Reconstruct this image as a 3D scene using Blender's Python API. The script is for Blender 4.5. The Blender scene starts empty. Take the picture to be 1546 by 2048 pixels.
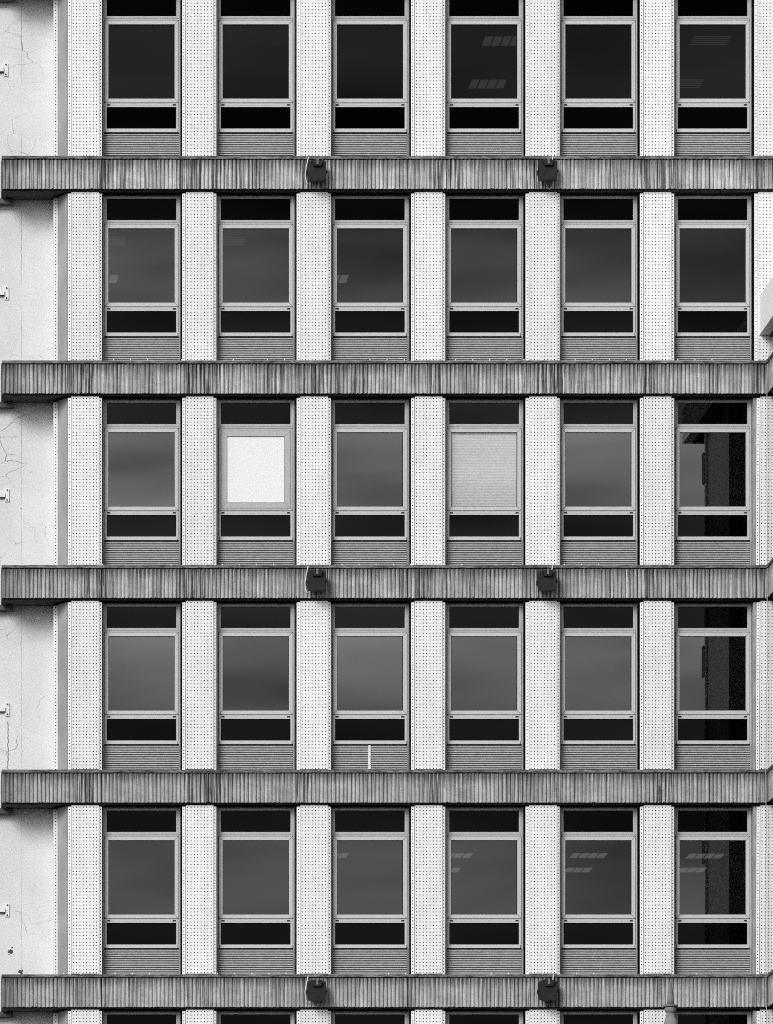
import bpy, math, random
from mathutils import Vector

random.seed(7)
R = math.radians
col = bpy.context.scene.collection
scene = bpy.context.scene

# ------------------------------------------------------------------ module
U = 0.00807            # metres per facade unit (one unit = 8 mm at the ledge fronts)
DIST = 90.0            # camera to ledge fronts
EYE = 1.7
HX, HY = -350.0, 3350.0   # principal point of the shifted lens, in facade units
BAY = 229.13           # pillar spacing, facade units
STOREY = 409.15        # storey height, facade units
T0 = 312.0
PIL0 = 135.8


def X(u, y=0.0):
    return (u - HX) * U * (DIST + y) / DIST


def Z(v, y=0.0):
    return EYE + (HY - v) * U * (DIST + y) / DIST


PITCH_X = BAY * U
PITCH_Z = STOREY * U
PILX = X(PIL0, .08)


def zled(k):               # top of ledge k
    return Z(T0 + STOREY * k)


def zl(o, y):              # offset below a ledge top, for a plane at depth y
    f = y / DIST
    return (f * 2424.0 - (1 + f) * o) * U


# ------------------------------------------------------------------ mesh helper
class MB:
    def __init__(self):
        self.v = []; self.f = []; self.m = []; self.uv = []

    def quad(self, pts, m=0, uv=None):
        n = len(self.v)
        self.v += [tuple(p) for p in pts]
        self.f.append(tuple(range(n, n + len(pts))))
        self.m.append(m)
        self.uv.append(uv or [(0, 0)] * len(pts))

    def box(self, x0, x1, y0, y1, z0, z1, m=0):
        if x0 > x1: x0, x1 = x1, x0
        if y0 > y1: y0, y1 = y1, y0
        if z0 > z1: z0, z1 = z1, z0
        n = len(self.v)
        self.v += [(x0, y0, z0), (x1, y0, z0), (x1, y1, z0), (x0, y1, z0),
                   (x0, y0, z1), (x1, y0, z1), (x1, y1, z1), (x0, y1, z1)]
        for f in ((0, 3, 2, 1), (4, 5, 6, 7), (0, 1, 5, 4), (1, 2, 6, 5), (2, 3, 7, 6), (3, 0, 4, 7)):
            self.f.append(tuple(n + i for i in f)); self.m.append(m); self.uv.append([(0, 0)] * 4)

    def prism(self, outline, y0, y1, m=0, inset=0.0, iy=0.0):
        """outline in (x,z) anticlockwise seen from -y; y0 is the front. Optional chamfered front edge."""
        cx = sum(p[0] for p in outline) / len(outline); cz = sum(p[1] for p in outline) / len(outline)
        rings = []
        if inset:
            fr = []
            for x, z in outline:
                d = math.hypot(x - cx, z - cz); k = (d - inset) / d
                fr.append((cx + (x - cx) * k, y0, cz + (z - cz) * k))
            rings.append(fr)
            rings.append([(x, y0 + iy, z) for x, z in outline])
        else:
            rings.append([(x, y0, z) for x, z in outline])
        rings.append([(x, y1, z) for x, z in outline])
        n0 = len(self.v); N = len(outline)
        for r in rings: self.v += r
        self.f.append(tuple(n0 + i for i in range(N))); self.m.append(m); self.uv.append([(0, 0)] * N)
        for k in range(len(rings) - 1):
            a = n0 + k * N; b = a + N
            for i in range(N):
                j = (i + 1) % N
                self.f.append((a + j, a + i, b + i, b + j)); self.m.append(m); self.uv.append([(0, 0)] * 4)
        a = n0 + (len(rings) - 1) * N
        self.f.append(tuple(a + i for i in reversed(range(N)))); self.m.append(m); self.uv.append([(0, 0)] * N)

    def tube(self, pts, r, m=0, n=6):
        rings = []
        for i, p in enumerate(pts):
            p = Vector(p)
            a = Vector(pts[max(i - 1, 0)]); b = Vector(pts[min(i + 1, len(pts) - 1)])
            t = (b - a).normalized()
            s = t.cross(Vector((0, 1, 0.01))).normalized(); q = t.cross(s)
            rings.append([p + r * (math.cos(2 * math.pi * k / n) * s + math.sin(2 * math.pi * k / n) * q) for k in range(n)])
        n0 = len(self.v)
        for rg in rings: self.v += [tuple(x) for x in rg]
        for i in range(len(rings) - 1):
            for k in range(n):
                l = (k + 1) % n
                self.f.append((n0 + i * n + k, n0 + i * n + l, n0 + (i + 1) * n + l, n0 + (i + 1) * n + k))
                self.m.append(m); self.uv.append([(0, 0)] * 4)
        for e, rev in ((0, False), (len(rings) - 1, True)):
            idx = [n0 + e * n + k for k in range(n)]
            self.f.append(tuple(reversed(idx)) if not rev else tuple(idx)); self.m.append(m); self.uv.append([(0, 0)] * n)

    def lathe(self, prof, cx, cy, n=28, m=0):
        n0 = len(self.v)
        for r, z in prof:
            for k in range(n):
                a = 2 * math.pi * k / n
                self.v.append((cx + r * math.cos(a), cy + r * math.sin(a), z))
        for i in range(len(prof) - 1):
            for k in range(n):
                l = (k + 1) % n
                self.f.append((n0 + i * n + k, n0 + i * n + l, n0 + (i + 1) * n + l, n0 + (i + 1) * n + k))
                self.m.append(m); self.uv.append([(0, 0)] * 4)
        self.f.append(tuple(n0 + k for k in reversed(range(n)))); self.m.append(m); self.uv.append([(0, 0)] * n)
        e = n0 + (len(prof) - 1) * n
        self.f.append(tuple(e + k for k in range(n))); self.m.append(m); self.uv.append([(0, 0)] * n)

    def mesh(self, name, mats, smooth=False):
        me = bpy.data.meshes.new(name)
        me.from_pydata(self.v, [], self.f)
        for mt in (mats if isinstance(mats, (list, tuple)) else [mats]): me.materials.append(mt)
        me.polygons.foreach_set('material_index', self.m)
        uvl = me.uv_layers.new(name='UVMap')
        flat = []
        for u in self.uv:
            for a in u: flat += [a[0], a[1]]
        uvl.data.foreach_set('uv', flat)
        if smooth:
            me.polygons.foreach_set('use_smooth', [True] * len(me.polygons))
        me.update()
        return me

    def build(self, name, mats, parent=None, loc=(0, 0, 0), smooth=False):
        o = bpy.data.objects.new(name, self.mesh(name, mats, smooth))
        col.objects.link(o); o.location = loc
        if parent: o.parent = parent
        return o


def link(name, data, parent=None, loc=(0, 0, 0)):
    o = bpy.data.objects.new(name, data); col.objects.link(o); o.location = loc
    if parent: o.parent = parent
    return o


def thing(name, label, cat, loc=(0, 0, 0), group=None):
    o = bpy.data.objects.new(name, None); col.objects.link(o); o.location = loc
    o.empty_display_size = .3
    o['label'] = label; o['category'] = cat
    if group: o['group'] = group
    return o


# ------------------------------------------------------------------ materials
class NT:
    def __init__(self, name):
        self.m = bpy.data.materials.new(name); self.m.use_nodes = True
        self.t = self.m.node_tree; self.t.nodes.clear()
        self.out = self.n('ShaderNodeOutputMaterial')

    def n(self, t, **k):
        nd = self.t.nodes.new(t)
        for a, b in k.items(): setattr(nd, a, b)
        return nd

    def put(self, sock, v):
        if hasattr(v, 'is_linked') or hasattr(v, 'node'): self.t.links.new(v, sock)
        else: sock.default_value = v

    def math(self, op, a, b=None, c=None, clamp=False):
        nd = self.n('ShaderNodeMath', operation=op); nd.use_clamp = clamp
        self.put(nd.inputs[0], a)
        if b is not None: self.put(nd.inputs[1], b)
        if c is not None: self.put(nd.inputs[2], c)
        return nd.outputs[0]

    def ramp(self, f, lo, hi, a, b):       # smooth remap
        nd = self.n('ShaderNodeMapRange', interpolation_type='SMOOTHSTEP')
        self.put(nd.inputs[0], f)
        for i, v in zip((1, 2, 3, 4), (lo, hi, a, b)): self.put(nd.inputs[i], v)
        return nd.outputs[0]

    def coord(self, scale=(1, 1, 1), kind='Object', loc=(0, 0, 0)):
        tc = self.n('ShaderNodeTexCoord'); mp = self.n('ShaderNodeMapping')
        self.t.links.new(tc.outputs[kind], mp.inputs[0]); mp.inputs[3].default_value = scale
        mp.inputs[1].default_value = loc
        return mp.outputs[0]

    def wpos(self, scale=(1, 1, 1), loc=(0, 0, 0)):
        g = self.n('ShaderNodeNewGeometry'); mp = self.n('ShaderNodeMapping')
        self.t.links.new(g.outputs['Position'], mp.inputs[0]); mp.inputs[3].default_value = scale
        mp.inputs[1].default_value = loc
        return mp.outputs[0]

    def noise(self, vec, scale=1.0, detail=3.0, rough=.55, dist=0.0):
        nd = self.n('ShaderNodeTexNoise'); self.put(nd.inputs['Vector'], vec)
        nd.inputs['Scale'].default_value = scale; nd.inputs['Detail'].default_value = detail
        nd.inputs['Roughness'].default_value = rough; nd.inputs['Distortion'].default_value = dist
        return nd.outputs[0]

    def grey(self, v):
        nd = self.n('ShaderNodeCombineColor')
        for i in range(3): self.put(nd.inputs[i], v)
        return nd.outputs[0]

    def bsdf(self, val, rough=.6, spec=.3, bump=None, bs=.2, bd=.01):
        b = self.n('ShaderNodeBsdfPrincipled')
        if isinstance(val, float): b.inputs['Base Color'].default_value = (val, val, val, 1)
        else: self.t.links.new(self.grey(val), b.inputs['Base Color'])
        self.put(b.inputs['Roughness'], rough); b.inputs['Specular IOR Level'].default_value = spec
        if bump is not None:
            bm = self.n('ShaderNodeBump'); bm.inputs['Strength'].default_value = bs; bm.inputs['Distance'].default_value = bd
            self.t.links.new(bump, bm.inputs['Height']); self.t.links.new(bm.outputs[0], b.inputs['Normal'])
        return b.outputs[0]

    def done(self, sh):
        self.t.links.new(sh, self.out.inputs[0]); return self.m


def plain(name, v, rough=.6, spec=.3, var=.12, scale=6.0, stretch=(1, 1, 1)):
    n = NT(name)
    a = n.noise(n.wpos(stretch), scale, 4.0, .6)
    f = n.math('MULTIPLY', n.ramp(a, .3, .7, 1 - var, 1 + var), v)
    return n.done(n.bsdf(f, rough, spec))


def mat_perforated():
    n = NT('perforated_sheet')
    uv = n.n('ShaderNodeUVMap'); sx = n.n('ShaderNodeSeparateXYZ'); n.t.links.new(uv.outputs[0], sx.inputs[0])
    u, v = sx.outputs[0], sx.outputs[1]
    fu = n.math('SUBTRACT', n.math('FRACT', u), .5); fv = n.math('SUBTRACT', n.math('FRACT', v), .5)
    # every hole is a touch different: punched edge, dust and paint in the hole
    cell = n.n('ShaderNodeCombineXYZ'); n.put(cell.inputs[0], n.math('FLOOR', u)); n.put(cell.inputs[1], n.math('FLOOR', v))
    wn = n.n('ShaderNodeTexWhiteNoise', noise_dimensions='2D'); n.t.links.new(cell.outputs[0], wn.inputs['Vector'])
    d = n.math('SQRT', n.math('ADD', n.math('MULTIPLY', fu, fu), n.math('MULTIPLY', fv, fv)))
    r = n.math('MULTIPLY_ADD', wn.outputs[0], .05, .142)
    hole = n.math('LESS_THAN', d, r)
    dirt = n.noise(n.wpos((5, 5, 1.3)), 1.0, 5.0, .6)
    fine = n.noise(n.wpos(), 60.0, 2.0)
    oi = n.n('ShaderNodeObjectInfo')
    base = n.math('MULTIPLY', n.math('MULTIPLY', n.ramp(dirt, .35, .75, 1.0, .90), n.ramp(fine, .2, .8, .95, 1.05)), n.ramp(oi.outputs['Random'], 0, 1, .765, .83))
    sh = n.bsdf(base, .45, .3)
    tr = n.n('ShaderNodeBsdfTransparent'); mx = n.n('ShaderNodeMixShader')
    n.t.links.new(hole, mx.inputs[0]); n.t.links.new(sh, mx.inputs[1]); n.t.links.new(tr.outputs[0], mx.inputs[2])
    return n.done(mx.outputs[0])


RIB = 7.95 * U


def mat_concrete(name, seed, streak=1.0, base=.33, edge=True):
    """Rain-streaked ribbed concrete: every rib has its own tone, dirt runs from the coping."""
    n = NT(name)
    tc = n.n('ShaderNodeTexCoord'); sp = n.n('ShaderNodeSeparateXYZ'); n.t.links.new(tc.outputs['Object'], sp.inputs[0])
    x, z = sp.outputs[0], sp.outputs[2]
    idx = n.math('FLOOR', n.math('DIVIDE', x, RIB))
    wn = n.n('ShaderNodeTexWhiteNoise', noise_dimensions='1D'); n.put(wn.inputs['W'], n.math('ADD', idx, seed * 31.7))
    rib = n.ramp(wn.outputs[0], 0, 1, 1 - .20 * streak, 1 + .09 * streak)
    # long soft zones of heavier staining, drips running from the coping
    zone = n.noise(n.coord((1.1, 0.0, 0.0), loc=(seed * 3.1, 0, 0)), 1.0, 2.0, .5)
    per = n.math('ABSOLUTE', n.math('SUBTRACT', n.math('FRACT', n.math('DIVIDE', n.math('SUBTRACT', x, PILX - X(0) - .10), PITCH_X)), .20))
    pil = n.ramp(per, .12, .24, 1.0, 0.0)
    zz = n.math('ADD', n.ramp(zone, .36, .62, .08, .75), n.math('MULTIPLY', pil, n.ramp(zone, .30, .6, .22, .85)))
    st = n.noise(n.coord((30.0, 30.0, .9), loc=(seed * 7.7, 0, seed)), 1.0, 5.0, .62)
    st2 = n.noise(n.coord((105.0, 40.0, 1.6), loc=(seed * 5.7, 0, 0)), 1.0, 3.0, .6)
    stain = n.math('MULTIPLY', n.ramp(st, .44, .66, 0.0, 1.0), n.math('MULTIPLY', zz, 1.0 * streak), clamp=True)
    fine = n.noise(n.coord((1, 1, 1)), 55.0, 4.0, .7)
    blot = n.noise(n.coord((3, 3, 5), loc=(seed, 0, 0)), 1.0, 4.0, .6)
    pit = n.noise(n.coord((1, 1, .6), loc=(0, 0, seed * 2.0)), 70.0, 2.0, .5)
    f = n.math('MULTIPLY', rib, n.ramp(st2, .30, .70, .73, 1.17))
    f = n.math('MULTIPLY', f, n.ramp(fine, .25, .75, .78, 1.22))
    f = n.math('MULTIPLY', f, n.ramp(blot, .3, .7, .86, 1.14))
    f = n.math('MULTIPLY', f, n.ramp(pit, .70, .76, 1.0, .35))
    f = n.math('MULTIPLY', f, n.ramp(stain, 0.0, 1.0, 1.0, .20))
    # grime washed down from the joint under the coping, and soot at the free left end
    drip = n.noise(n.coord((26.0, 0.0, 0.0), loc=(seed * 2.3, 0, 0)), 1.0, 4.0, .65)
    reach = n.ramp(drip, .30, .70, .03, .40 * (.5 + .5 * streak))
    below = n.math('SUBTRACT', -7.0 * U, z)
    grime = n.math('MULTIPLY', n.ramp(n.math('DIVIDE', below, reach), 0.0, 1.0, 1.0, 0.0), n.ramp(drip, .32, .62, .25, .85))
    f = n.math('MULTIPLY', f, n.math('SUBTRACT', 1.0, n.math('MULTIPLY', grime, .92), None, True))
    left = n.math('MULTIPLY', n.ramp(x, 0.0, .55, .55, 0.0), n.ramp(st, .3, .6, .5, 1.0))
    f = n.math('MULTIPLY', f, n.math('SUBTRACT', 1.0, left))
    f = n.math('MULTIPLY', f, base)
    return n.done(n.bsdf(f, .9, .1, fine, .5, .004))


def mat_coping():
    n = NT('weathered_coping')
    a = n.noise(n.wpos((6, 6, 30)), 1.0, 5.0, .65); b = n.noise(n.wpos((1.2, 1, 1)), 1.0, 3.0)
    c = n.noise(n.wpos((40, 40, 60)), 1.0, 3.0)
    f = n.math('MULTIPLY', n.ramp(a, .35, .62, .32, 1.0), n.ramp(b, .3, .7, .6, 1.25))
    f = n.math('MULTIPLY', f, n.ramp(c, .3, .7, .75, 1.25))
    return n.done(n.bsdf(n.math('MULTIPLY', f, .21), .9, .1))


def mat_plaster(name, v=.70):
    n = NT(name)
    p = n.wpos((1, 1, 1))
    warp = n.n('ShaderNodeTexNoise'); n.t.links.new(p, warp.inputs['Vector']); warp.inputs['Scale'].default_value = 2.6; warp.inputs['Detail'].default_value = 7
    mixv = n.n('ShaderNodeVectorMath', operation='MULTIPLY_ADD')
    n.t.links.new(warp.outputs['Color'], mixv.inputs[0]); mixv.inputs[1].default_value = (.34, 0, .20); n.t.links.new(p, mixv.inputs[2])
    sc = n.n('ShaderNodeMapping'); n.t.links.new(mixv.outputs[0], sc.inputs[0]); sc.inputs[3].default_value = (1.5, .01, 2.5)
    vo = n.n('ShaderNodeTexVoronoi', feature='DISTANCE_TO_EDGE', distance='EUCLIDEAN'); n.t.links.new(sc.outputs[0], vo.inputs['Vector'])
    vo.inputs['Scale'].default_value = 1.25; vo.inputs['Randomness'].default_value = .8
    mask = n.noise(n.wpos((1.4, 1, 1.1), (3.3, 0, 1.7)), 1.0, 2.0)
    wid = n.ramp(mask, .46, .70, .0022, .0085)
    sp0 = n.n('ShaderNodeSeparateXYZ'); n.t.links.new(p, sp0.inputs[0])
    fade = n.ramp(sp0.outputs[0], X(36, .72), X(80, .72), 1.0, .38)
    crack = n.math('MULTIPLY', n.math('MULTIPLY', n.math('LESS_THAN', vo.outputs[0], wid), fade), n.ramp(mask, .42, .66, .10, .68))
    # plumb joint of the render panels
    sp = n.n('ShaderNodeSeparateXYZ'); n.t.links.new(p, sp.inputs[0])
    wob = n.math('MULTIPLY', n.math('SUBTRACT', n.noise(n.wpos((.01, .01, 5)), 1.0, 5.0, .75), .5), .11)
    jx = n.math('ABSOLUTE', n.math('SUBTRACT', n.math('ADD', sp.outputs[0], wob), X(43, .72)))
    jm = n.noise(n.wpos((.01, .01, .9), (0, 0, 4)), 1.0, 2.0)
    joint = n.math('MULTIPLY', n.math('LESS_THAN', jx, .0048), n.ramp(jm, .38, .62, .08, .55))
    # one open branching crack and a few spalled holes low on the wall
    z = sp.outputs[2]
    w3 = n.math('MULTIPLY', n.math('SUBTRACT', n.noise(n.wpos((.01, .01, 7), (0, 0, 9)), 1.0, 4.0, .7), .5), .13)
    cx = n.math('ABSOLUTE', n.math('SUBTRACT', n.math('ADD', sp.outputs[0], w3), X(16, .72)))
    inz = n.math('MULTIPLY', n.math('GREATER_THAN', z, Z(1545, .72)), n.math('LESS_THAN', z, Z(1442, .72)))
    cb = n.math('MULTIPLY', n.math('LESS_THAN', cx, .0075), n.math('MULTIPLY', inz, .75))
    dark = n.math('MAXIMUM', n.math('MAXIMUM', crack, joint), cb)
    rag = n.noise(n.wpos((1, 1, 1)), 22.0, 3.0, .6)
    for su, sv, sr in ((22, 1904, 5.5), (40, 1943, 4.6), (24, 1895, 2.2), (62, 944, 1.6), (42, 1017, 1.6)):
        dx = n.math('SUBTRACT', sp.outputs[0], X(su, .72)); dz = n.math('SUBTRACT', z, Z(sv, .72))
        dd = n.math('SQRT', n.math('ADD', n.math('MULTIPLY', dx, dx), n.math('MULTIPLY', dz, dz)))
        spot = n.math('LESS_THAN', n.math('MULTIPLY', dd, n.ramp(rag, .3, .7, .6, 1.9)), sr * U)
        dark = n.math('MAXIMUM', dark, n.math('MULTIPLY', spot, .9))
    fine = n.noise(p, 45.0, 5.0, .7); big = n.noise(n.wpos((1, 1, .6)), 1.3, 4.0)
    f = n.math('MULTIPLY', n.ramp(fine, .25, .75, .93, 1.06), n.ramp(big, .3, .7, .94, 1.05))
    f = n.math('MULTIPLY', f, n.math('SUBTRACT', 1.0, dark))
    return n.done(n.bsdf(n.math('MULTIPLY', f, v), .9, .1, fine, .3, .003))


def mat_glass(name, fac, tint, warp=1.0):
    n = NT(name)
    # every pane sits at its own hair's breadth of tilt in its beads
    oi = n.n('ShaderNodeObjectInfo'); ge = n.n('ShaderNodeNewGeometry')
    tl = n.n('ShaderNodeCombineXYZ'); n.put(tl.inputs[2], n.ramp(oi.outputs['Random'], 0, 1, -.0022 * warp, .0022 * warp))
    va = n.n('ShaderNodeVectorMath', operation='ADD'); n.t.links.new(ge.outputs['Normal'], va.inputs[0]); n.t.links.new(tl.outputs[0], va.inputs[1])
    vn = n.n('ShaderNodeVectorMath', operation='NORMALIZE'); n.t.links.new(va.outputs[0], vn.inputs[0])
    gl = n.n('ShaderNodeBsdfGlossy'); gl.inputs['Roughness'].default_value = .015; gl.inputs[0].default_value = (1, 1, 1, 1)
    n.t.links.new(vn.outputs[0], gl.inputs['Normal'])
    tr = n.n('ShaderNodeBsdfTransparent'); tr.inputs[0].default_value = (tint, tint, tint, 1)
    mx = n.n('ShaderNodeMixShader'); mx.inputs[0].default_value = fac
    n.t.links.new(tr.outputs[0], mx.inputs[1]); n.t.links.new(gl.outputs[0], mx.inputs[2])
    return n.done(mx.outputs[0])


def mat_emit(name, v):
    n = NT(name)
    e = n.n('ShaderNodeEmission'); e.inputs[0].default_value = (1, 1, 1, 1); e.inputs[1].default_value = v
    return n.done(e.outputs[0])


M = dict(
    perf=mat_perforated(),
    core=plain('dark_backing', .018, .9, .05),
    frame=plain('anodised_frame', .43, .45, .35, .06, 5.0, (6, 6, 1)),
    jamb=plain('weathered_jamb', .30, .55, .3, .25, 4.0, (6, 6, 1)),
    sash=plain('painted_sash', .52, .45, .35, .04, 5.0, (4, 4, 4)),
    gasket_gap=plain('black_gasket_and_gap', .008, .7, .1),  # real gaskets, and black strips that paint in the shade of open gaps
    head=plain('dark_head_recess', .035, .9, .05, .4, 8.0),  # near-black colour stands in for shade above the window head
    slat=plain('louvre_slat', .50, .5, .3, .12, 4.0, (3, 3, 8)),
    glass=mat_glass('sash_glass', .075, .34),
    glass_small=mat_glass('tinted_vent_glass', .0085, .15),
    glass_clear=mat_glass('clear_glass', .06, .92, .4),
    board=plain('white_infill_board', .80, .4, .3, .012, 20.0),
    blind=plain('closed_blind_slats', .63, .6, .2, .03, 3.0, (.2, 1, 12)),
    blind_dark=plain('raised_blind_slats', .20, .6, .2, .2, 3.0, (.2, 1, 12)),
    coping=mat_coping(),
    soffit=plain('dark_soffit', .07, .95, .05, .5, 5.0, (1, 6, 6)),  # mottled near-black, much darker than the ribbed faces
    beam=plain('dark_beam_concrete', .09, .95, .05, .4, 7.0),  # dark mottled grey for the beam ends
    plaster=mat_plaster('cracked_plaster', .66),
    plaster_wing=mat_plaster('wing_plaster', .42),
    reveal=plain('grey_corner_reveal', .31, .8, .15, .16, 2.2, (1, 1, .5)),
    white=plain('white_render', .80, .7, .2, .05, 3.0),
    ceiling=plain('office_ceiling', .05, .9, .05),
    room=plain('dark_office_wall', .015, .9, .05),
    lamp=mat_emit('lamp_diffuser', .46),
    lamp_dim=mat_emit('lamp_dim_diffuser', .17),
    lampbox=plain('lamp_housing', .2, .6),
    flood=plain('black_cast_housing', .014, .55, .22, .3, 14.0),
    steel=plain('galvanised_steel', .14, .4, .5, .2, 20.0),
    cable=plain('grey_cable_sheath', .42, .6, .2),
    cable_white=plain('white_cable_sheath', .68, .6, .2),
    bracket=plain('white_painted_bracket', .72, .6, .2, .06),
    bolt=plain('rusty_bolt', .03, .7, .2),
    stone=plain('pale_carved_stone', .20, .85, .1, .2, 9.0),
    fresh=plain('fresh_white_paint', .92, .5, .3, .02, 3.0),
    ground=plain('asphalt', .06, .95, .1, .3, 1.0),
)
CONC = {k: mat_concrete('streaked_concrete', k + 3, s, b) for k, s, b in
        ((-1, 1.1, .46), (0, 1.25, .50), (1, 1.2, .45), (2, 1.0, .41), (3, .85, .40), (4, .75, .41), (5, .7, .40))}
CONC_WING = mat_concrete('wing_concrete', 21, .35, .42)

# ------------------------------------------------------------------ ground
g = MB(); g.quad([(-400, -400, 0), (400, -400, 0), (400, 400, 0), (-400, 400, 0)])
go = g.build('ground', M['ground']); go['kind'] = 'structure'

# ------------------------------------------------------------------ the office building
office = thing('office_building', 'office block with ribbed grey concrete ledges and perforated white pillar panels', 'building',
               (X(800), .3, 0))
OX, OY = office.location.x, office.location.y


def rel(p):
    return (p[0] - OX, p[1] - OY, p[2])


def fluted(mb, length, zt, zb, joints=(), seed=1):
    """ribbed face along +x from 0 to length, front at y=0, groove floor at 0.03; material 0"""
    rnd = random.Random(seed)
    n = int(length / RIB) + 1
    prof = []
    x = 0.0
    nj = sorted(joints)
    for i in range(n):
        g0 = i * RIB
        gw = (2.4 + rnd.uniform(-.5, .6)) * U
        deep = .024 + rnd.uniform(-.006, .008)
        if any(g0 <= j < g0 + RIB for j in nj): gw = 3.0 * U; deep = .055
        fy = rnd.uniform(-.0012, .0012)
        a = g0 + gw * .25; b = g0 + gw
        c = g0 + RIB
        w = c - b; prof += [(g0, deep), (a, deep + .002), (b, fy + .0105), (b + w * .18, fy + .0035), (b + w * .42, fy), (b + w * .66, fy + .0012), (b + w * .86, fy + .005), (c - .0005, fy + .0115)]
    prof = [(min(a, length), d) for a, d in prof]
    for (a, d), (b, e) in zip(prof[:-1], prof[1:]):
        if b - a < 1e-6: continue
        jt = rnd.uniform(0, .008); jb = rnd.choice((0, 0, .002, .004, .010)) * rnd.random() * 1.6
        mb.quad([(a, d, zb + jb), (b, e, zb + jb), (b, e, zt - jt), (a, d, zt - jt)], 0)


def ledge_mesh(length, back, joints, seed, end_back=None):
    mb = MB()
    zt, zb = -7.0 * U, -65.6 * U
    fluted(mb, length, zt, zb, joints, seed)
    # body behind the ribs, split so no face is shared
    mb.box(0.002, length - .002, .062, back, -65.4 * U, -1.0 * U, 1)
    mb.box(0.001, length - .001, .0605, .0615, zb + .004, zt, 2)  # black sheet paints in the shadow gap behind the rib tops
    return mb


def coping_mesh(length, back, seed):
    rnd = random.Random(seed + 50)
    mb = MB(); x = 0.0
    while x < length:
        w = min(rnd.uniform(.7, 2.2), length - x)
        if length - x - w < .3: w = length - x
        y = -.010 + rnd.uniform(-.002, .002); z = -(5.6 + rnd.uniform(-.35, .35)) * U
        mb.box(x, x + w - .004, y, back, z, rnd.uniform(-.002, .002))
        x += w
    return mb


LX0 = X(3.6)
JOINTS = {-1: (300, 900), 0: (365, 815, 1015, 1222, 1424), 1: (410, 610, 1017, 1222, 1424), 2: (205, 408, 815, 1222, 1424),
          3: (205, 610, 1017, 1219, 1421), 4: (205, 611, 815, 1017, 1424), 5: (400, 1000)}
_p = MB(); _p.box(-.008, .008, -.005, .005, -.002, .022); POST = _p.mesh('bird_wire_post', M['white'])
for k in range(-1, 6):
    LX1 = X(1533.5) if k >= 1 else X(1690)
    mb = ledge_mesh(LX1 - LX0, .40, [X(j) - LX0 for j in JOINTS[k]], k + 11)
    # deeper slab over the set-back plaster wall on the left
    mb.box(.012, X(112, .40) - LX0, .4005, .722, -64.8 * U, -1.5 * U, 1)
    led = mb.build('floor_ledge', [CONC[k], M['soffit'], M['gasket_gap']], office, rel((LX0, 0, zled(k))))
    coping_mesh(LX1 - LX0, .38, k + 5).build('coping', M['coping'], led)
    if k in (1, 2, 4):
        rc = random.Random(k); xx = .6 + .1 * k
        while xx < LX1 - LX0 - .4:
            if rc.random() < .66: link('bird_wire_post', POST, led, (xx, .009, 0))
            xx += 34.2 * U
    mb = MB()     # drip nib along the soffit and the stub of beam at the plaster wall
    mb.box(.03, LX1 - LX0 - .03, .085, .105, -68.2 * U, -65.5 * U, 0)
    mb.box(.03, .085, .11, .70, -67.0 * U, -65.0 * U, 0)
    mb.build('drip_nib', M['soffit'], led)
    mb = MB(); mb.box(X(-60, .7) - LX0, X(26, .64) - LX0, .56, .7185, -76.5 * U, -66.0 * U, 0)
    mb.build('beam_end', M['beam'], led)

# --- plaster wall, corner strip and reveal
mb = MB()
zc, zr = 0.0, zled(-1)
mb.box(X(-420, .72), X(118, .72), .72, 1.1, 0, zr)
mb.build('plaster_wall', M['plaster'], office, rel((0, 0, 0)))

top, bot = zl(74, .08), zl(410.5, .08)
HP = 6.72 * U


def perf_plate(mb, a, b, ya, yb, zt, zb, u0, v0):
    """perforated sheet between plan points a and b; u0 = distance of first hole from a, v0 = from the top"""
    w = math.hypot(b - a, yb - ya); VP = 6.76 * U
    def uv(s, z): return ((s - u0) / HP + .5, (zt - z - v0) / VP + .5)
    mb.quad([(a, ya, zb), (b, yb, zb), (b, yb, zt), (a, ya, zt)], 0, [uv(0, zb), uv(w, zb), uv(w, zt), uv(0, zt)])


strip = MB()
sx0, sx1 = X(107.2, .40), X(115.3, .40)
perf_plate(strip, 0, sx1 - sx0, 0, 0, top, bot, (sx1 - sx0) / 2, 4 * U)
strip.box(.004, sx1 - sx0 - .002, .012, .04, top - .02, bot + .01, 1)
strip.quad([(0, .002, bot), (0, .002, top), (0, .33, top), (0, .33, bot)], 2)
strip_me = strip.mesh('corner_strip', [M['perf'], M['core'], M['white']])
rev = MB()
rx0, rx1 = X(115.6, .40), X(135.0, .16)
rev.quad([(0, 0, bot - .02), (rx1 - rx0, -.24, bot - .02), (rx1 - rx0, -.24, top + .02), (0, 0, top + .02)])
rev.quad([(rx1 - rx0, -.24, bot - .02), (rx1 - rx0 + .01, .2, bot - .02), (rx1 - rx0 + .01, .2, top + .02), (rx1 - rx0, -.24, top + .02)])
rev_me = rev.mesh('corner_reveal', M['reveal'])
for r in range(0, 6):
    z = zled(r - 1)
    link('corner_strip', strip_me, office, rel((sx0, .40, z)))
    link('corner_reveal', rev_me, office, rel((rx0, .402, z)))

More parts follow.
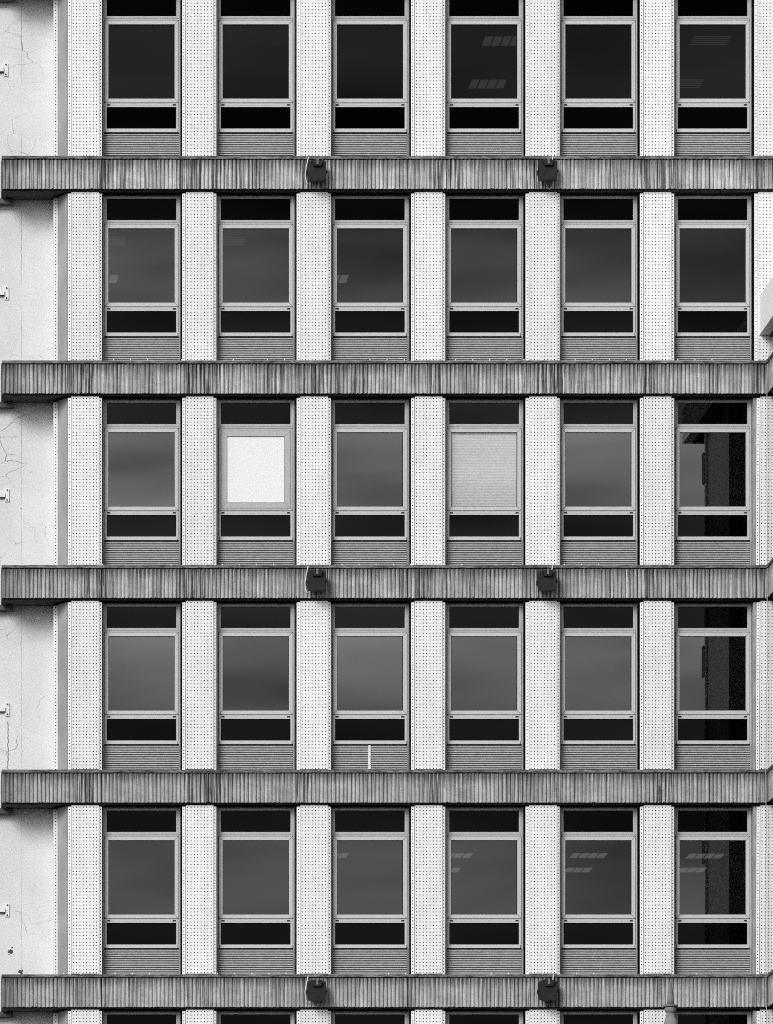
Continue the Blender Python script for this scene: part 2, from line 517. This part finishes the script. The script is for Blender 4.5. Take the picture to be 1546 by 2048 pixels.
# --- perforated pillar panels
def panel_mesh(jamb=False):
    mb = MB()
    zt, zb = zl(71.6, .08), zl(408.2, .08)
    ft, fb = zl(74.0, .08), zl(409.6, .08)
    f0, f1, p0, p1, q0, q1 = 0, 6.2 * U, 7.1 * U, 62.1 * U, 62.1 * U, 68.2 * U
    perf_plate(mb, p0, p1, 0, 0, zt, zb, 3.5 * U, 3.9 * U)
    s = 3.1 * U
    perf_plate(mb, f0, f1, .022, .012, ft, fb, s, 5.6 * U)
    perf_plate(mb, q0 + .003, q1, .012, .022, ft, fb, s - .002, 5.6 * U)
    # folded edges of the centre plate
    mb.quad([(p0, .0, zb), (p0, .0, zt), (p0, .011, zt), (p0, .011, zb)], 2)
    mb.quad([(p1, .0, zt), (p1, .0, zb), (p1, .011, zb), (p1, .011, zt)], 2)
    # returns of the flanges
    mb.quad([(f0, .022, fb), (f0, .022, ft), (f0 + .001, .045, ft), (f0 + .001, .045, fb)], 2)
    mb.quad([(q1, .022, ft), (q1, .022, fb), (q1 - .001, .045, fb), (q1 - .001, .045, ft)], 2)
    # dark board the sheet is fixed over
    mb.box(.012, 67.2 * U, .046, .30, zl(66.5, .08), zl(411, .08), 1)
    return mb.mesh('cladding_panel', [M['perf'], M['core'], M['white']])


pm = panel_mesh()
for r in range(0, 6):
    for k in range(7):
        dx = 0.0
        if k == 6 and r >= 2: dx = 4.6 * U
        o = link('cladding_panel', pm, office, rel((PILX + k * PITCH_X + dx, .08, zled(r - 1))))
        if k == 6 and r >= 2:
            o.rotation_euler = (0, R(.22), 0)
            o.location.x += .0
            jb = MB(); jb.box(-.05, -.006, .035, .20, zl(73, .08), zl(411, .08))
            jb.build('jamb_strip', M['jamb'], o)

# --- windows
WY = .27
FS = 1 + WY / DIST


def m(px): return px * U * FS
def zo(o): return zl(o, WY)


def ring(mb, hx, zt, zb, w, y0, y1, gap=0.0, mat=0, wz=None):
    """four mitred bars: outer half width hx, outer top/bottom zt/zb, width w"""
    wz = wz or w
    o = [(-hx, zb), (hx, zb), (hx, zt), (-hx, zt)]
    i = [(-hx + w, zb + wz), (hx - w, zb + wz), (hx - w, zt - wz), (-hx + w, zt - wz)]
    for a in range(4):
        b = (a + 1) % 4
        oa, ob, ia, ib = Vector(o[a]), Vector(o[b]), Vector(i[a]), Vector(i[b])
        d = (ob - oa).normalized() * gap
        oa, ia, ob, ib = oa + d, ia + d, ob - d, ib - d
        mb.prism([tuple(oa), tuple(ob), tuple(ib), tuple(ia)], y0, y1, mat)


def frame_mesh():
    mb = MB()
    zt, zb = zo(72), zo(416)
    for s in (-1, 1):
        mb.box(s * m(77.6), s * m(79.5), .034, .10, zb, zt, 1)          # outer liner
        mb.box(s * m(79.6), s * m(81.5), .105, .14, zb, zt, 2)  # black strip, painted-in shade of the slot beside the panel
        mb.box(s * m(74.9), s * m(77.5), .006, .10, zo(359.6), zo(77.6), 0)
        mb.box(s * m(74.9), s * m(77.5), .012, .10, zb, zo(359.7), 1)
        mb.box(s * m(69.7), s * m(72.1), .010, .09, zo(126.2), zo(83.2), 0)   # vent stiles, two steps
        mb.box(s * m(72.2), s * m(74.6), .004, .09, zo(126.2), zo(80.2), 0)
        mb.box(s * m(73.0), s * m(74.9), .022, .05, zo(300.5), zo(134.2), 2)  # gap beside the sash
    mb.box(-m(74.6), m(74.6), .006, .09, zo(80.0), zo(77.5), 1)          # head, two steps
    mb.box(-m(72.0), m(72.0), .012, .09, zo(83.0), zo(80.1), 0)
    mb.box(-m(74.6), m(74.6), .004, .09, zo(130.4), zo(126.3), 0)        # transom, two steps
    mb.box(-m(74.6), m(74.6), .010, .09, zo(133.9), zo(130.5), 0)
    mb.box(-m(74.5), m(74.5), .022, .05, zo(136.0), zo(134.0), 2)
    mb.box(-m(74.5), m(74.5), .018, .05, zo(302.0), zo(298.5), 2)
    mb.box(-m(74.5), m(74.5), .018, .05, zo(360.4), zo(358.4), 2)
    # rubber line round the vent pane
    ring(mb, m(70.0), zo(82.6), zo(126.6), m(1.4), .026, .06, 0, 2)
    mb.box(-m(80.9), m(80.9), .055, .12, zo(77.4), zl(60, WY), 3)        # near-black filler, shade of the head recess put into its colour
    return mb.mesh('window', [M['frame'], M['jamb'], M['gasket_gap'], M['head']])


def sash_mesh():
    mb = MB()
    ring(mb, m(73.9), zo(135.2), zo(299.2), m(7.6), -.006, .04, m(.42))
    ring(mb, m(66.6), zo(142.4), zo(292.0), m(1.4), .012, .045, 0, 1)
    return mb.mesh('sash', [M['sash'], M['gasket_gap']])


def sash_white_mesh():
    mb = MB()
    ring(mb, m(73.9), zo(135.2), zo(299.2), m(4.4), -.002, .04, m(.25))
    ring(mb, m(69.6), zo(139.3), zo(295.1), m(.9), .010, .045, 0, 1)
    ring(mb, m(68.8), zo(140.2), zo(294.3), m(11.0), -.010, .04, m(.28), 0)
    ring(mb, m(58.0), zo(151.0), zo(283.4), m(.7), .000, .045, 0, 1)
    return mb.mesh('sash', [M['frame'], M['gasket_gap']])


def hopper_mesh():
    mb = MB()
    mb.box(-m(74.1), m(74.1), -.004, .05, zo(304.4), zo(300.8))
    mb.box(-m(74.1), m(74.1), .000, .05, zo(308.0), zo(304.5))
    for s in (-1, 1):
        mb.box(s * m(69.7), s * m(73.9), .002, .05, zo(351.6), zo(308.1))
        mb.box(s * m(62.5), s * m(68.8), -.006, .01, zo(305.1), zo(302.6), 1)       # drain slots
        mb.box(s * m(72.1), s * m(72.7), -.014, .01, zo(359.0), zo(352.6), 1)
    mb.box(-m(72.0), m(72.0), -.012, .05, zo(354.6), zo(351.7))
    mb.box(-m(72.0), m(72.0), -.016, .05, zo(358.6), zo(354.7))
    mb.box(-m(74.6), -m(72.8), -.004, .05, zo(358.6), zo(351.7)); mb.box(m(72.8), m(74.6), -.004, .05, zo(358.6), zo(351.7))
    ring(mb, m(69.9), zo(307.9), zo(351.8), m(1.4), .020, .05, 0, 1)
    return mb.mesh('hopper_frame', [M['sash'], M['gasket_gap']])


def louvre_mesh():
    mb = MB()
    mb.box(-m(74.6), m(74.6), .040, .06, zo(416), zo(359.7), 1)  # black back plate paints in the shade between slats
    for i in range(16):
        o = 361.9 + 3.64 * i
        z1, z0 = zo(o), zo(o + 1.95)
        # rounded corrugation
        pr = [(.034, z0), (.006, z0), (.002, z0 + (z1 - z0) * .3), (.002, z0 + (z1 - z0) * .7), (.006, z1), (.034, z1)]
        for (ya, za), (yb, zb) in zip(pr[:-1], pr[1:]):
            mb.quad([(-m(74.6), ya, za), (m(74.6), ya, za), (m(74.6), yb, zb), (-m(74.6), yb, zb)], 0)
    return mb.mesh('louvre_panel', [M['slat'], M['gasket_gap']])


def pane_mesh(name, hx, o0, o1, y, mat):
    mb = MB(); mb.box(-m(hx), m(hx), y, y + .006, zo(o1), zo(o0))
    return mb.mesh(name, mat)


def blind_mesh(hx, o0, o1, pitch, y, mat, rail=True):
    mb = MB(); o = o0
    while o + pitch < o1:
        za, zb, zm = zo(o), zo(o + pitch * .93), zo(o + pitch * .45)
        mb.quad([(-m(hx), y, zb), (m(hx), y, zb), (m(hx), y - .003, zm), (-m(hx), y - .003, zm)])
        mb.quad([(-m(hx), y - .003, zm), (m(hx), y - .003, zm), (m(hx), y + .002, za), (-m(hx), y + .002, za)])
        o += pitch
    if rail: mb.box(-m(hx), m(hx), y - .012, y + .012, zo(o + 5), zo(o))
    return mb.mesh('blind', mat)


ME = dict(frame=frame_mesh(), sash=sash_mesh(), sash_white=sash_white_mesh(), hopper=hopper_mesh(), louvre=louvre_mesh(),
          vent=pane_mesh('vent_pane', 70.0, 82.5, 126.8, .030, M['glass_small']),
          pane=pane_mesh('sash_pane', 66.4, 142.0, 292.4, .020, M['glass']),
          pane_clear=pane_mesh('sash_pane', 66.4, 142.0, 292.4, .020, M['glass_clear']),
          board=pane_mesh('infill_board', 58.0, 150.6, 283.6, .006, M['board']),
          hop=pane_mesh('hopper_pane', 69.9, 307.6, 352.0, .028, M['glass_small']),
          blind=blind_mesh(66.0, 140.0, 296.0, 3.07, .050, M['blind'], False),
          blind_up=blind_mesh(66.2, 138.0, 178.0, 2.6, .075, M['blind_dark']))


def window(r, c):
    x = PILX + c * PITCH_X + (68.2 + (BAY - 68.2) / 2) * U
    # centre of the opening between two panels
    w = link('window', ME['frame'], office, rel((x, WY, zled(r - 1))))
    special = (r, c)
    if special == (2, 1):
        link('sash', ME['sash_white'], w); link('infill_board', ME['board'], w)
        w['label'] = 'window with a blank white pane in a thick replacement frame'
    elif special == (2, 3):
        link('sash', ME['sash'], w); link('sash_pane', ME['pane_clear'], w); link('blind', ME['blind'], w)
        w['label'] = 'window with its pale slatted blind closed'
    else:
        link('sash', ME['sash'], w); link('sash_pane', ME['pane'], w)
    if special in ((0, 1), (1, 2)):
        link('blind', ME['blind_up'], w)
    link('vent_pane', ME['vent'], w)
    link('hopper_frame', ME['hopper'], w); link('hopper_pane', ME['hop'], w)
    lv = link('louvre_panel', ME['louvre'], w)
    if special == (3, 2):
        mb = MB(); px = 740 - 741.6
        mb.box(m(-3.2), m(1.0), -.012, .003, zo(408.5), zo(361))
        for i in range(5): mb.box(m(-1.6), m(-.7), -.014, -.011, zo(366 + i * 9), zo(365 + i * 9), 1)
        mb.build('cover_strip', [M['white'], M['bolt']], w)


for r in range(0, 6):
    for c in range(6):
        window(r, c)

# --- slabs, rooms and the rest of the block
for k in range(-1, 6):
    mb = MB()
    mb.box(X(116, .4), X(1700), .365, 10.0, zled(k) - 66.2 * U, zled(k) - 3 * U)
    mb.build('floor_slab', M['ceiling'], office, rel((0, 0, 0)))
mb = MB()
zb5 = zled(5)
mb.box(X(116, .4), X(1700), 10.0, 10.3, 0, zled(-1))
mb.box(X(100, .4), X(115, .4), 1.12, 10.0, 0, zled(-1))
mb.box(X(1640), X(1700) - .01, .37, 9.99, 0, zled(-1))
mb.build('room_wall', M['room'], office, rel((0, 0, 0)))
mb = MB(); mb.box(X(112, .3), X(1640), .30, .8, 0.0, zb5 - 66 * U - .002)
mb.build('base_wall', M['white'], office, rel((0, 0, 0)))
mb = MB(); mb.box(X(-420, .3), X(1700), .25, 10.3, zled(-1) + .003, zled(-1) + 1.2)
mb.build('parapet', M['white'], office, rel((0, 0, 0)))

# ------------------------------------------------------------------ the lower wing on the right
wing = thing('building_wing', 'lower wing at the right edge, with a thick white roof slab and ribbed ledges', 'building',
             (X(1549), -3.3, 0))
WX = X(1549); WF = X(1534.0)


def wrel(p): return (p[0] - wing.location.x, p[1] - wing.location.y, p[2])


zs1, zs0 = Z(592, .08), Z(670, .08)
mb = MB(); mb.prism([(X(1519, .08), zs0), (X(1519, .08) + 6.5, zs0), (X(1519, .08) + 6.5, zs1), (X(1519, .08), zs1)], -7.6, .075)
mb.build('roof_slab', M['fresh'], wing, wrel((0, 0, 0)))
mb = MB(); mb.box(X(1519, .08) + .16, X(1519, .08) + 6.3, -7.45, .05, zs0 - .035, zs0 - .002)
mb.build('slab_soffit', M['soffit'], wing, wrel((0, 0, 0)))
mb = MB(); mb.box(WX, WX + 5.5, -6.27, -3.95, 0, zs0 - .04)
mb.build('plaster_wall', M['plaster_wing'], wing, wrel((0, 0, 0)))
mb = MB(); mb.box(WX + .30, WX + 5.4, -3.94, .04, 0, zs0 - .045)
mb.build('glazed_recess', M['core'], wing, wrel((0, 0, 0)))
mb = MB(); mb.box(WX - .045, WX - .003, -6.31, -6.22, 0, zs0 - .05)
mb.build('corner_strip', M['white'], wing, wrel((0, 0, 0)))
for k in range(1, 6):
    for L, back, pos, rz in ((1.8, .40, (WF, -.012, zled(k)), -90), (5.6, .21, (X(1541.0), -6.49, zled(k)), 0)):
        lm = MB(); fluted(lm, L, -7.0 * U, -65.6 * U, (), k + 40)
        lm.box(.002, L - .002, .062, back, -65.4 * U, -1.0 * U, 1 if rz else 0)
        ob = lm.build('floor_ledge', [CONC_WING, M['soffit']], wing, wrel(pos))
        ob.rotation_euler = (0, 0, R(rz))
        coping_mesh(L, back - .02, k + 60).build('coping', M['coping'], ob)

# ------------------------------------------------------------------ floodlights on the ledges
def flood_outline(s=1.0):
    p = [(-17.0, -19.4), (-8, -20.8), (0, -21.0), (8, -20.6), (16.8, -19.4), (17.2, -15), (18.2, 13), (18, 16), (10, 19.4), (0, 20.4), (-10, 19.4), (-18, 16.6), (-18.8, 13), (-17.6, -15)]
    return [(a * U * s, b * U * s) for a, b in p]


def flood_parts():
    P = {}
    mb = MB(); mb.prism(flood_outline(), -.235, -.10, 0, .006, .006)
    mb.prism([(a * .8, b * .8) for a, b in flood_outline()], -.0995, -.045, 0)
    P['housing'] = mb.mesh('housing', M['flood'])
    mb = MB()
    mb.prism([(-8 * U, 6 * U), (8 * U, 6 * U), (11.5 * U, 15.5 * U), (-11.5 * U, 15.5 * U)], -.285, -.236, 0, .006, .008)
    P['gear_box'] = mb.mesh('gear_box', M['flood'])
    mb = MB()
    mb.prism([(-16.4 * U, -21.2 * U), (0, -22.6 * U), (16.4 * U, -21.2 * U), (17.2 * U, -15.6 * U), (-17.2 * U, -15.6 * U)], -.262, -.236, 0, .005, .006)
    P['lens_rim'] = mb.mesh('lens_rim', M['flood'])
    mb = MB(); mb.box(-2.0 * U, 2.0 * U, -.296, -.286, 9.5 * U, 18.6 * U); mb.box(-2.0 * U, 2.0 * U, -.296, -.05, 18.7 * U, 20.0 * U)
    P['clip'] = mb.mesh('clip', M['steel'])
    for s, nm in ((-1, 'yoke_arm_a'), (1, 'yoke_arm_b')):
        mb = MB(); mb.box(s * 18.9 * U, s * 19.7 * U, -.17, -.012, -5 * U, 1.5 * U)
        mb.box(s * 18.9 * U, s * 19.7 * U, -.19, -.1, -6.2 * U, -1 * U) if False else None
        mb.tube([(s * 17.4 * U, -.17, -2.2 * U), (s * 21.6 * U, -.17, -2.2 * U)], 1.6 * U, 0, 10)
        P[nm] = mb.mesh('yoke_arm', M['flood'])
    return P


FP = flood_parts()
FL = [(633.5, 342, 0, 'black floodlight on the topmost ledge with a pale cable down its left side'),
      (1095, 341, 0, 'black floodlight on the topmost ledge with a loop of cable below it'),
      (633, 1161, 2, 'middle ledge black floodlight with a pale cable at its left side'),
      (1094, 1161, 2, 'middle ledge black floodlight without a cable at its left side'),
      (633, 1981, 4, 'black floodlight on the lowest ledge with a pale cable curving down to its upper left'),
      (1096, 1980, 4, 'black floodlight on the lowest ledge, the one nearer the stone finial')]
for i, (px, py, k, lab) in enumerate(FL):
    t = thing('floodlight', lab, 'floodlight', (X(px, -.15), 0, Z(py, -.15)), 'black floodlights on the ledges')
    for nm in ('housing', 'gear_box', 'lens_rim', 'clip'): link(nm, FP[nm], t)
    link('yoke_arm', FP['yoke_arm_a'], t); link('yoke_arm', FP['yoke_arm_b'], t)
    mb = MB(); mb.box(-12 * U, 12 * U, -.044, -.012, -6 * U, 2 * U); mb.build('wall_plate', M['flood'], t)
    def P3(pts): return [(a * U, y, b * U) for a, b, y in pts]
    if i in (0, 2, 4):
        pts = [(-15, 31.5, -.02), (-15.5, 30, -.03), (-17, 24, -.035), (-19, 14, -.04), (-20.5, 6, -.035), (-21.5, 0, -.03), (-21.2, -7, -.03), (-19.5, -17, -.03), (-17, -22.5, -.05)]
    else:
        pts = [(13, 33, -.02), (12.4, 29, -.03), (11.7, 24, -.04), (11.3, 18, -.09)]
    mb = MB(); mb.tube(P3(pts), .0085); mb.build('power_cable', M['cable_white'], t, smooth=True)
    if i in (1, 5):
        d = 1.0 if i == 1 else .5
        mb = MB(); mb.tube(P3([(-3, -19, -.1), (-1, -24 * d - 3, -.08), (2, -31 * d, -.06), (5.5, -34.5 * d, -.05), (9, -31 * d, -.06), (11, -25 * d, -.08), (12, -18, -.1)]), .006)
        mb.build('cable_loop', M['gasket_gap'] if i == 5 else M['cable'], t, smooth=True)

# ------------------------------------------------------------------ brackets on the plaster wall
mb = MB(); mb.prism([(-4.3 * U, -13.5 * U), (4.3 * U, -13.5 * U), (4.3 * U, 12.5 * U), (3.2 * U, 13.5 * U), (-3.2 * U, 13.5 * U), (-4.3 * U, 12.5 * U)], -.020, 0, 0, .002, .003)
plate_me = mb.mesh('plate', M['bracket'])
mb = MB(); mb.box(-24 * U, -4.5 * U, -.05, -.004, -4.6 * U, 3.6 * U); mb.box(-24 * U, -4.5 * U, -.052, -.004, -5.6 * U, -4.7 * U, 1)
arm_me = mb.mesh('arm', [M['bracket'], M['bolt']])
mb = MB(); mb.tube([(0, -.034, 0), (0, -.0195, 0)], 1.5 * U, 0, 8)
bolt_me = mb.mesh('bolt', M['bolt'])
BR = [(11.5, 139, 'white wall bracket with stub arm on the topmost stretch of cracked plaster'),
      (13, 586, 'white wall bracket on the plaster between the topmost and second ledges, arm greyed'),
      (14, 990, 'white wall bracket on the plaster between the second and middle ledges'),
      (14.5, 1418.5, 'white wall bracket just above the branching dark crack, below the middle ledge'),
      (14.5, 1820, 'white wall bracket on the lowest stretch of plaster, above the dark spalled hole')]
for px, py, lab in BR:
    t = thing('wall_bracket', lab, 'bracket', (X(px, .70), .718, Z(py, .70)), 'white wall brackets on the plaster')
    link('plate', plate_me, t); link('arm', arm_me, t)
    link('bolt', bolt_me, t, (.2 * U, 0, 10 * U)); link('bolt', bolt_me, t, (-.2 * U, 0, -10 * U))

# ------------------------------------------------------------------ loose cable down the right-hand pillar
pts = [(1549, 660), (1547, 678), (1544, 692), (1539.5, 704), (1536, 716), (1534.3, 732), (1533.8, 760), (1533.6, 800), (1533.8, 860), (1533.0, 930), (1533.6, 1000),
       (1534.2, 1060), (1534.0, 1140), (1534.0, 1200), (1533.6, 1290), (1534.6, 1340), (1532.2, 1390), (1533.4, 1440), (1531.6, 1490), (1531.4, 1540), (1531.8, 1610),
       (1532.2, 1670), (1531.2, 1730), (1531.6, 1800), (1530.0, 1880), (1531.6, 1935), (1531.9, 1990), (1532.6, 2050), (1531.5, 2200), (1532, 2380)]
fine = []
for (a, b), (c, d) in zip(pts[:-1], pts[1:]):
    n = max(1, int((d - b) / 18))
    for i in range(n): fine.append((a + (c - a) * i / n, b + (d - b) * i / n))
fine.append(pts[-1])
mb = MB(); mb.tube([(X(a), -.022, Z(b)) for a, b in fine], .0062)
cb = mb.build('hanging_cable', M['cable'], None, smooth=True)
cb['label'] = 'thin grey cable hanging loose down the right end of the facade'; cb['category'] = 'cable'

# ------------------------------------------------------------------ stone finial of a turret in front
FY = -30.0
fx, K = X(1341, FY), U * (DIST + FY) / DIST
t = thing('stone_finial', 'pale stone turret finial with pointed tip and round collar, in front of the lowest ledge', 'finial', (fx, FY, 0))
def fz(v): return Z(v, FY)
mb = MB(); mb.lathe([(7.8 * K, fz(2009.5)), (6.7 * K, fz(2000)), (5.0 * K, fz(1985)), (3.0 * K, fz(1970)), (1.7 * K, fz(1962)), (.9 * K, fz(1958.5)), (.2 * K, fz(1957))], 0, 0)
mb.build('spike', M['stone'], t, smooth=True)
mb = MB(); mb.lathe([(9 * K, fz(2025.4)), (10.6 * K, fz(2023)), (11.6 * K, fz(2020)), (11.8 * K, fz(2017)), (11.2 * K, fz(2015.4)), (9.8 * K, fz(2015.0)), (9.8 * K, fz(2014.4)),
                     (13.2 * K, fz(2014.2)), (14.5 * K, fz(2013.2)), (14.5 * K, fz(2010.6)), (13.8 * K, fz(2009.8)), (7 * K, fz(2009.4))], 0, 0)
mb.build('collar', M['stone'], t, smooth=False)
mb = MB(); mb.lathe([(60 * K, 0), (60 * K, fz(2330)), (64 * K, fz(2320)), (64 * K, fz(2310)), (54 * K, fz(2306)), (26 * K, fz(2120)), (13.8 * K, fz(2048)), (9.6 * K, fz(2034)), (8.0 * K, fz(2025.6))], 0, 0)
mb.build('turret_roof', M['stone'], t, smooth=False)

# ------------------------------------------------------------------ ceiling lamps in the offices
def lamp_meshes(kind):
    w, d = .62, .52
    mb = MB(); mb.box(-w / 2 - .02, w / 2 + .02, -d / 2 - .02, d / 2 + .02, -.012, .0)
    box = mb.mesh('housing', M['lampbox'])
    mb = MB()
    if kind in ('cell', 'dim'):
        for i in range(4):
            a = -w / 2 + i * w / 4
            mb.box(a + .012, a + w / 4 - .012, -d / 2, d / 2, -.018, -.013)
        df = mb.mesh('diffuser', M['lamp'] if kind == 'cell' else M['lamp_dim'])
    else:
        for i in range(5):
            a = -d / 2 + i * d / 4.6
            mb.box(-w / 2, w / 2, a, a + .028, -.018, -.013)
        df = mb.mesh('diffuser', M['lamp_dim'])
    return box, df


LB = {k: lamp_meshes(k) for k in ('cell', 'dim', 'line')}
LAMPS = [  # storey, plan u (at the lamp), depth, kind, label
    (0, 1003, 80, 'dim', 'dim ceiling lamp, the higher one behind the fourth window of the top row'),
    (0, 975, 166, 'dim', 'dim ceiling lamp, the lower one behind the fourth window of the top row'),
    (0, 1421, 80, 'line', 'dim louvred ceiling lamp, the higher one behind the sixth window of the top row'),
    (0, 1366, 166, 'line', 'dim louvred ceiling lamp, the lower one behind the sixth window of the top row'),
    (1, 214, 481, 'line', 'dim louvred ceiling lamp behind the first window of the second row'),
    (1, 452, 481, 'line', 'dim louvred ceiling lamp behind the second window of the second row'),
    (1, 200, 556, 'cell', 'pale corner of a ceiling lamp low behind the first window of the second row'),
    (1, 660, 556, 'cell', 'pale corner of a ceiling lamp low behind the third window of the second row'),
    (4, 660, 1709, 'cell', 'lit ceiling lamp just showing behind the third window of the lowest full row'),
    (4, 908, 1709, 'cell', 'lit ceiling lamp, the higher one behind the fourth window of the lowest full row'),
    (4, 884, 1738, 'cell', 'lit ceiling lamp, the lower one behind the fourth window of the lowest full row'),
    (4, 1177, 1709, 'cell', 'lit ceiling lamp, the higher one behind the fifth window of the lowest full row'),
    (4, 1147, 1738, 'cell', 'lit ceiling lamp, the lower one behind the fifth window of the lowest full row'),
    (4, 1410, 1710, 'cell', 'lit ceiling lamp, the higher one behind the sixth window of the lowest full row'),
    (4, 1375, 1738, 'cell', 'lit ceiling lamp, the lower one behind the sixth window of the lowest full row'),
]
for r, u, v, kind, lab in LAMPS:
    zc = zled(r - 1) - 66.2 * U
    y = (zc - EYE) / ((HY - v) * U / DIST) - DIST
    t = thing('ceiling_lamp', lab, 'ceiling lamp', (X(u, y), y, zc - .003), 'ceiling lamps in the offices')
    link('housing', LB[kind][0], t); link('diffuser', LB[kind][1], t)

# ------------------------------------------------------------------ sky and sun, camera
w = bpy.data.worlds.new('World'); scene.world = w; w.use_nodes = True
nt = w.node_tree; nt.nodes.clear()
out = nt.nodes.new('ShaderNodeOutputWorld'); bg = nt.nodes.new('ShaderNodeBackground')
sky = nt.nodes.new('ShaderNodeTexSky'); sky.sky_type = 'NISHITA'; sky.sun_disc = False
SKYGAIN = 1.35
SUN_EL, SUN_AZ = 27.0, 213.0           # azimuth clockwise from +Y
sky.sun_elevation = R(SUN_EL); sky.sun_rotation = R(SUN_AZ)
bw = nt.nodes.new('ShaderNodeRGBToBW'); nt.links.new(sky.outputs[0], bw.inputs[0])
tc = nt.nodes.new('ShaderNodeTexCoord'); sep = nt.nodes.new('ShaderNodeSeparateXYZ'); nt.links.new(tc.outputs['Generated'], sep.inputs[0])
mp = nt.nodes.new('ShaderNodeMapping'); nt.links.new(tc.outputs['Generated'], mp.inputs[0]); mp.inputs[3].default_value = (5, 5, 16)
nz = nt.nodes.new('ShaderNodeTexNoise'); nt.links.new(mp.outputs[0], nz.inputs['Vector']); nz.inputs['Scale'].default_value = 1.0; nz.inputs['Detail'].default_value = 5
mp2 = nt.nodes.new('ShaderNodeMapping'); nt.links.new(tc.outputs['Generated'], mp2.inputs[0]); mp2.inputs[3].default_value = (14, 14, 75); mp2.inputs[1].default_value = (3, 1, 8)
nz2 = nt.nodes.new('ShaderNodeTexNoise'); nt.links.new(mp2.outputs[0], nz2.inputs['Vector']); nz2.inputs['Scale'].default_value = 1.0; nz2.inputs['Detail'].default_value = 3
cl = nt.nodes.new('ShaderNodeMapRange'); nt.links.new(nz2.outputs[0], cl.inputs[0])
for i, v in zip((1, 2, 3, 4), (.3, .7, .5, 1.5)): cl.inputs[i].default_value = v
ad = nt.nodes.new('ShaderNodeMath'); ad.operation = 'MULTIPLY_ADD'
nt.links.new(nz.outputs[0], ad.inputs[0]); ad.inputs[1].default_value = .08; nt.links.new(sep.outputs[2], ad.inputs[2])
sb = nt.nodes.new('ShaderNodeMath'); sb.operation = 'SUBTRACT'; nt.links.new(ad.outputs[0], sb.inputs[0]); sb.inputs[1].default_value = .04
rp = nt.nodes.new('ShaderNodeValToRGB'); nt.links.new(sb.outputs[0], rp.inputs[0])
cr = rp.color_ramp; cr.interpolation = 'B_SPLINE'
stops = [(0.0, .30), (.10, .32), (.15, .36), (.185, .50), (.215, 1.75), (.25, .12), (.29, .085), (.36, .16), (.48, .8), (.65, 1.0), (1.0, 1.0)]
while len(cr.elements) > 1: cr.elements.remove(cr.elements[0])
cr.elements[0].position = stops[0][0]; cr.elements[0].color = (stops[0][1],) * 3 + (1,)
for p, v in stops[1:]:
    e = cr.elements.new(p); e.color = (v, v, v, 1)
mu = nt.nodes.new('ShaderNodeMath'); mu.operation = 'MULTIPLY'
nt.links.new(bw.outputs[0], mu.inputs[0]); nt.links.new(rp.outputs[0], mu.inputs[1])
m2 = nt.nodes.new('ShaderNodeMath'); m2.operation = 'MULTIPLY'; nt.links.new(mu.outputs[0], m2.inputs[0]); m2.inputs[1].default_value = SKYGAIN
m3 = nt.nodes.new('ShaderNodeMath'); m3.operation = 'MULTIPLY'; nt.links.new(m2.outputs[0], m3.inputs[0]); nt.links.new(cl.outputs[0], m3.inputs[1])
nt.links.new(m3.outputs[0], bg.inputs[0]); bg.inputs[1].default_value = .15
nt.links.new(bg.outputs[0], out.inputs[0])

sl = bpy.data.lights.new('sun', 'SUN'); sl.energy = 1.7; sl.angle = R(24); sl.color = (1, 1, 1)
so = bpy.data.objects.new('sun', sl); col.objects.link(so)
d = Vector((math.sin(R(SUN_AZ)) * math.cos(R(SUN_EL)), math.cos(R(SUN_AZ)) * math.cos(R(SUN_EL)), math.sin(R(SUN_EL))))
so.rotation_euler = (-d).to_track_quat('-Z', 'Y').to_euler()

cam = bpy.data.cameras.new('camera'); co = bpy.data.objects.new('camera', cam); col.objects.link(co)
co.location = (0, -DIST, EYE); co.rotation_euler = (R(90), 0, 0)
cam.sensor_fit = 'VERTICAL'; cam.sensor_height = 36.0; cam.sensor_width = 36.0
cam.lens = 36.0 * DIST / (2048 * U)
cam.shift_x = (773 - HX) / 2048.0; cam.shift_y = (HY - 1024) / 2048.0
cam.clip_start = .5; cam.clip_end = 2000
scene.camera = co
scene.view_settings.view_transform = 'Standard'; scene.view_settings.look = 'None'
scene.view_settings.exposure = 0.5; scene.view_settings.gamma = 1.0
scene.render.film_transparent = False
scene.cycles.max_bounces = 8; scene.cycles.transparent_max_bounces = 12
scene.cycles.use_denoising = False
scene.cycles.caustics_reflective = False; scene.cycles.caustics_refractive = False
scene.cycles.sample_clamp_indirect = .6; scene.cycles.blur_glossy = 1.0
scene.cycles.use_adaptive_sampling = False
scene.cycles.filter_width = 1.0
